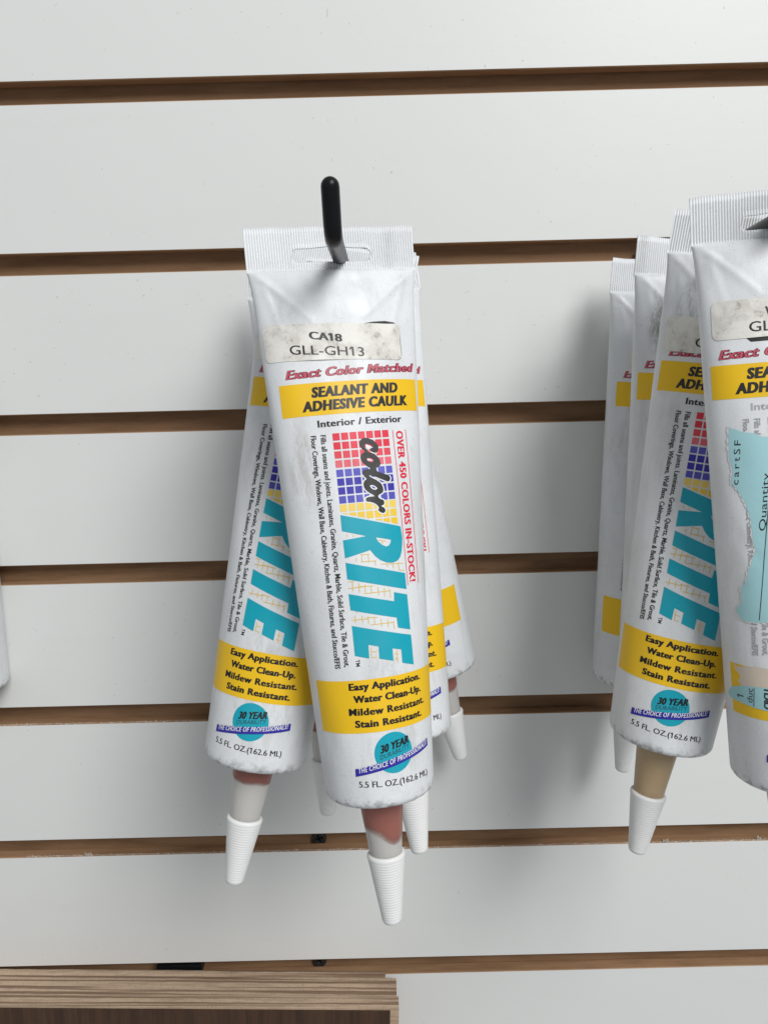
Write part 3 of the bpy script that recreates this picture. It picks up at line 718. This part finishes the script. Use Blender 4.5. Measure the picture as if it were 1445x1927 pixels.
make_tube((-.0197, -.01782, .05522, -.6027, .22177, .0121), 'shaded caulk tube swung furthest right at the back of the middle cluster', GL,
          dict(ph=5.1, fill=.5, seal='red', du=2.5, dent=.8))
make_tube((.13128, -.12056, .05957, -.07286, .04247, .05122), 'caulk tube at the right edge with a torn pale blue label', GR,
          dict(grime=(.1, .0, .2), ph=.9, fill=1.5, seal='tan', du=-2.9, dent=.8, art=ART_TORN, curl=.2,
               stick=dict(box=(-25.6, 34.6, 19, 47.0, 0.), label='clean off white sticker printed GLL', black=[(-16, 46.6), (-14.2, 48.3), (8, 48.3), (9, 46.6)],
                          text=[('W', (-9.6, 40.2), (-6.2, 40.2), 2.9, .35), ('GLL', (-14.6, 45.1), (-5.2, 45.2), 3.4, .12)])))
make_tube((.13749, -.09327, .05721, -.31937, -.16526, .03159), 'white caulk tube leaning left with tan sealant in its nozzle', GR,
          dict(grime=(.2, .55, .25), ph=2.1, fill=1.5, seal='tan', du=-2.2, dent=.9,
               stick=dict(box=(-26.0, 38.6, 20, 51.5, .03), text=[('GLL', (-14.6, 49.4), (-5.5, 49.7), 3.4, .12)])))
make_tube((.13491, -.05249, .05561, .08038, -.07586, .04091), 'soiled caulk tube second from the wall in the right cluster', GR,
          dict(grime=(.3, .9, .3), ph=4.4, fill=.8, seal='tan', du=-3.3, dent=.9, stick=dict(box=(-19.5, 40., 20, 51.5, 0.))))
make_tube((.13499, -.02121, .05235, .01366, -.07924, .00309), 'rearmost caulk tube of the right cluster, hanging nearest the wall', GR,
          dict(ph=5.7, fill=.3, seal='tan', du=-.8, dent=1., stick=dict(box=(-20., 40., 20, 51.5, 0.))))
make_tube((-.2139, -.0110, .0535, -.30, .005, .010), 'white tube cut off by the left edge of the photo', 'caulk tubes at the left edge', dict(ph=1.1, fill=.5, seal='tan', dent=.5))

# torn pale blue paper stuck on the right-hand tube
tb = [o for o in bpy.data.objects if o.get('label', '').startswith('caulk tube at the right edge')][0]
cfgD = dict(ph=.9, dent=.8, du=0.)
rnd = random.Random(11)
def ragged(pl, amp, n=5):
    o = []
    for i in range(len(pl)):
        a, b = pl[i], pl[(i+1) % len(pl)]
        for k in range(n):
            t = k/n; o.append((a[0]+(b[0]-a[0])*t+rnd.uniform(-amp, amp), a[1]+(b[1]-a[1])*t+rnd.uniform(-amp, amp)))
    return o
BL = [(-21.8, 75.2), (-18.3, 76.9), (-15.2, 77.5), (-11.5, 79.0), (2, 80.5), (14, 79), (15, 100), (14, 138), (0, 140), (-12.4, 139.2), (-15.0, 139.6), (-18.6, 139.9), (-20.9, 139.0), (-22.2, 137.3), (-21.7, 135.2), (-20.0, 132.6), (-20.4, 128.7), (-18.4, 126.2), (-17.9, 122.7), (-17.0, 120.3), (-16.0, 117.6), (-15.4, 115.3), (-16.1, 112.2), (-16.3, 107.3), (-16.9, 103.5), (-17.8, 100.8), (-19.1, 97.4), (-20.4, 95.4), (-21.8, 93.9), (-21.4, 89.3), (-22.1, 85.1), (-22.1, 80.5)]
c = (-4, 108)
press('torn_backing', [poly(ragged([(c[0]+(u-c[0])*1.035, c[1]+(v-c[1])*1.012) for u, v in BL],   .30, 6), 'white', 3)], cfgD, tb, M['torn'])
pb = press('torn_label', [poly(ragged(BL, .20, 5), 'white', 4)], cfgD, tb, M['aqua']); pb['label'] = 'torn pale blue paper label'
press('lettering', [text('cartSF', (-19.75, 94.2), (-18.4, 79.6), 2.0, 'soft', 5, .0, 0, -1, space=1.3), text('Quantity', (-12.3, 109.3), (-10.6, 90.6), 2.05, 'soft', 5, .0, 0, -1), poly(bar((-10.6, 96), (-15.1, 138.9), .22), 'soft', 5)], cfgD, pb)
B2 = [(-29.2, 166.9), (-26.6, 164.3), (-21.3, 162.2), (-17.9, 161.9), (-8, 161.2), (4, 162), (6, 168), (-8, 169.6), (-13.4, 169.4), (-15.9, 169.2), (-19.9, 168.9), (-23.7, 168.4), (-27.5, 168.3)]
BG = [(-25.4, 155.5), (-22.9, 156.0), (-17.6, 154.9), (-12.9, 155.0), (5, 155.4), (6, 161), (-13.1, 161.6), (-17.9, 162.6), (-22.0, 162.6), (-23.2, 161), (-22.2, 159.2)]
press('paper_residue', [poly(ragged(BG, .3, 4), (.68, .58, .48), 2)], cfgD, tb)
pb2 = press('torn_label', [poly(ragged(B2, .08, 2), 'white', 3)], cfgD, tb, M['aqua']); pb2['label'] = 'small blue label remnant'
press('lettering', [text('1', (-21.4, 166.9), (-21.3, 165.9), 2.6, 'soft', 4, .0, 0, -1), text('duc', (-18.3, 167.6), (-18.0, 162.6), 2.0, 'soft', 4, .0, 0, -1), poly(bar((-17.9, 168.6), (-17.5, 162.2), .22), 'soft', 4), text('CBCU', (-12.2, 168.8), (-12.0, 162.0), 2.6, 'soft', 4, .0, 0, -1, strike=.35)], cfgD, pb2)
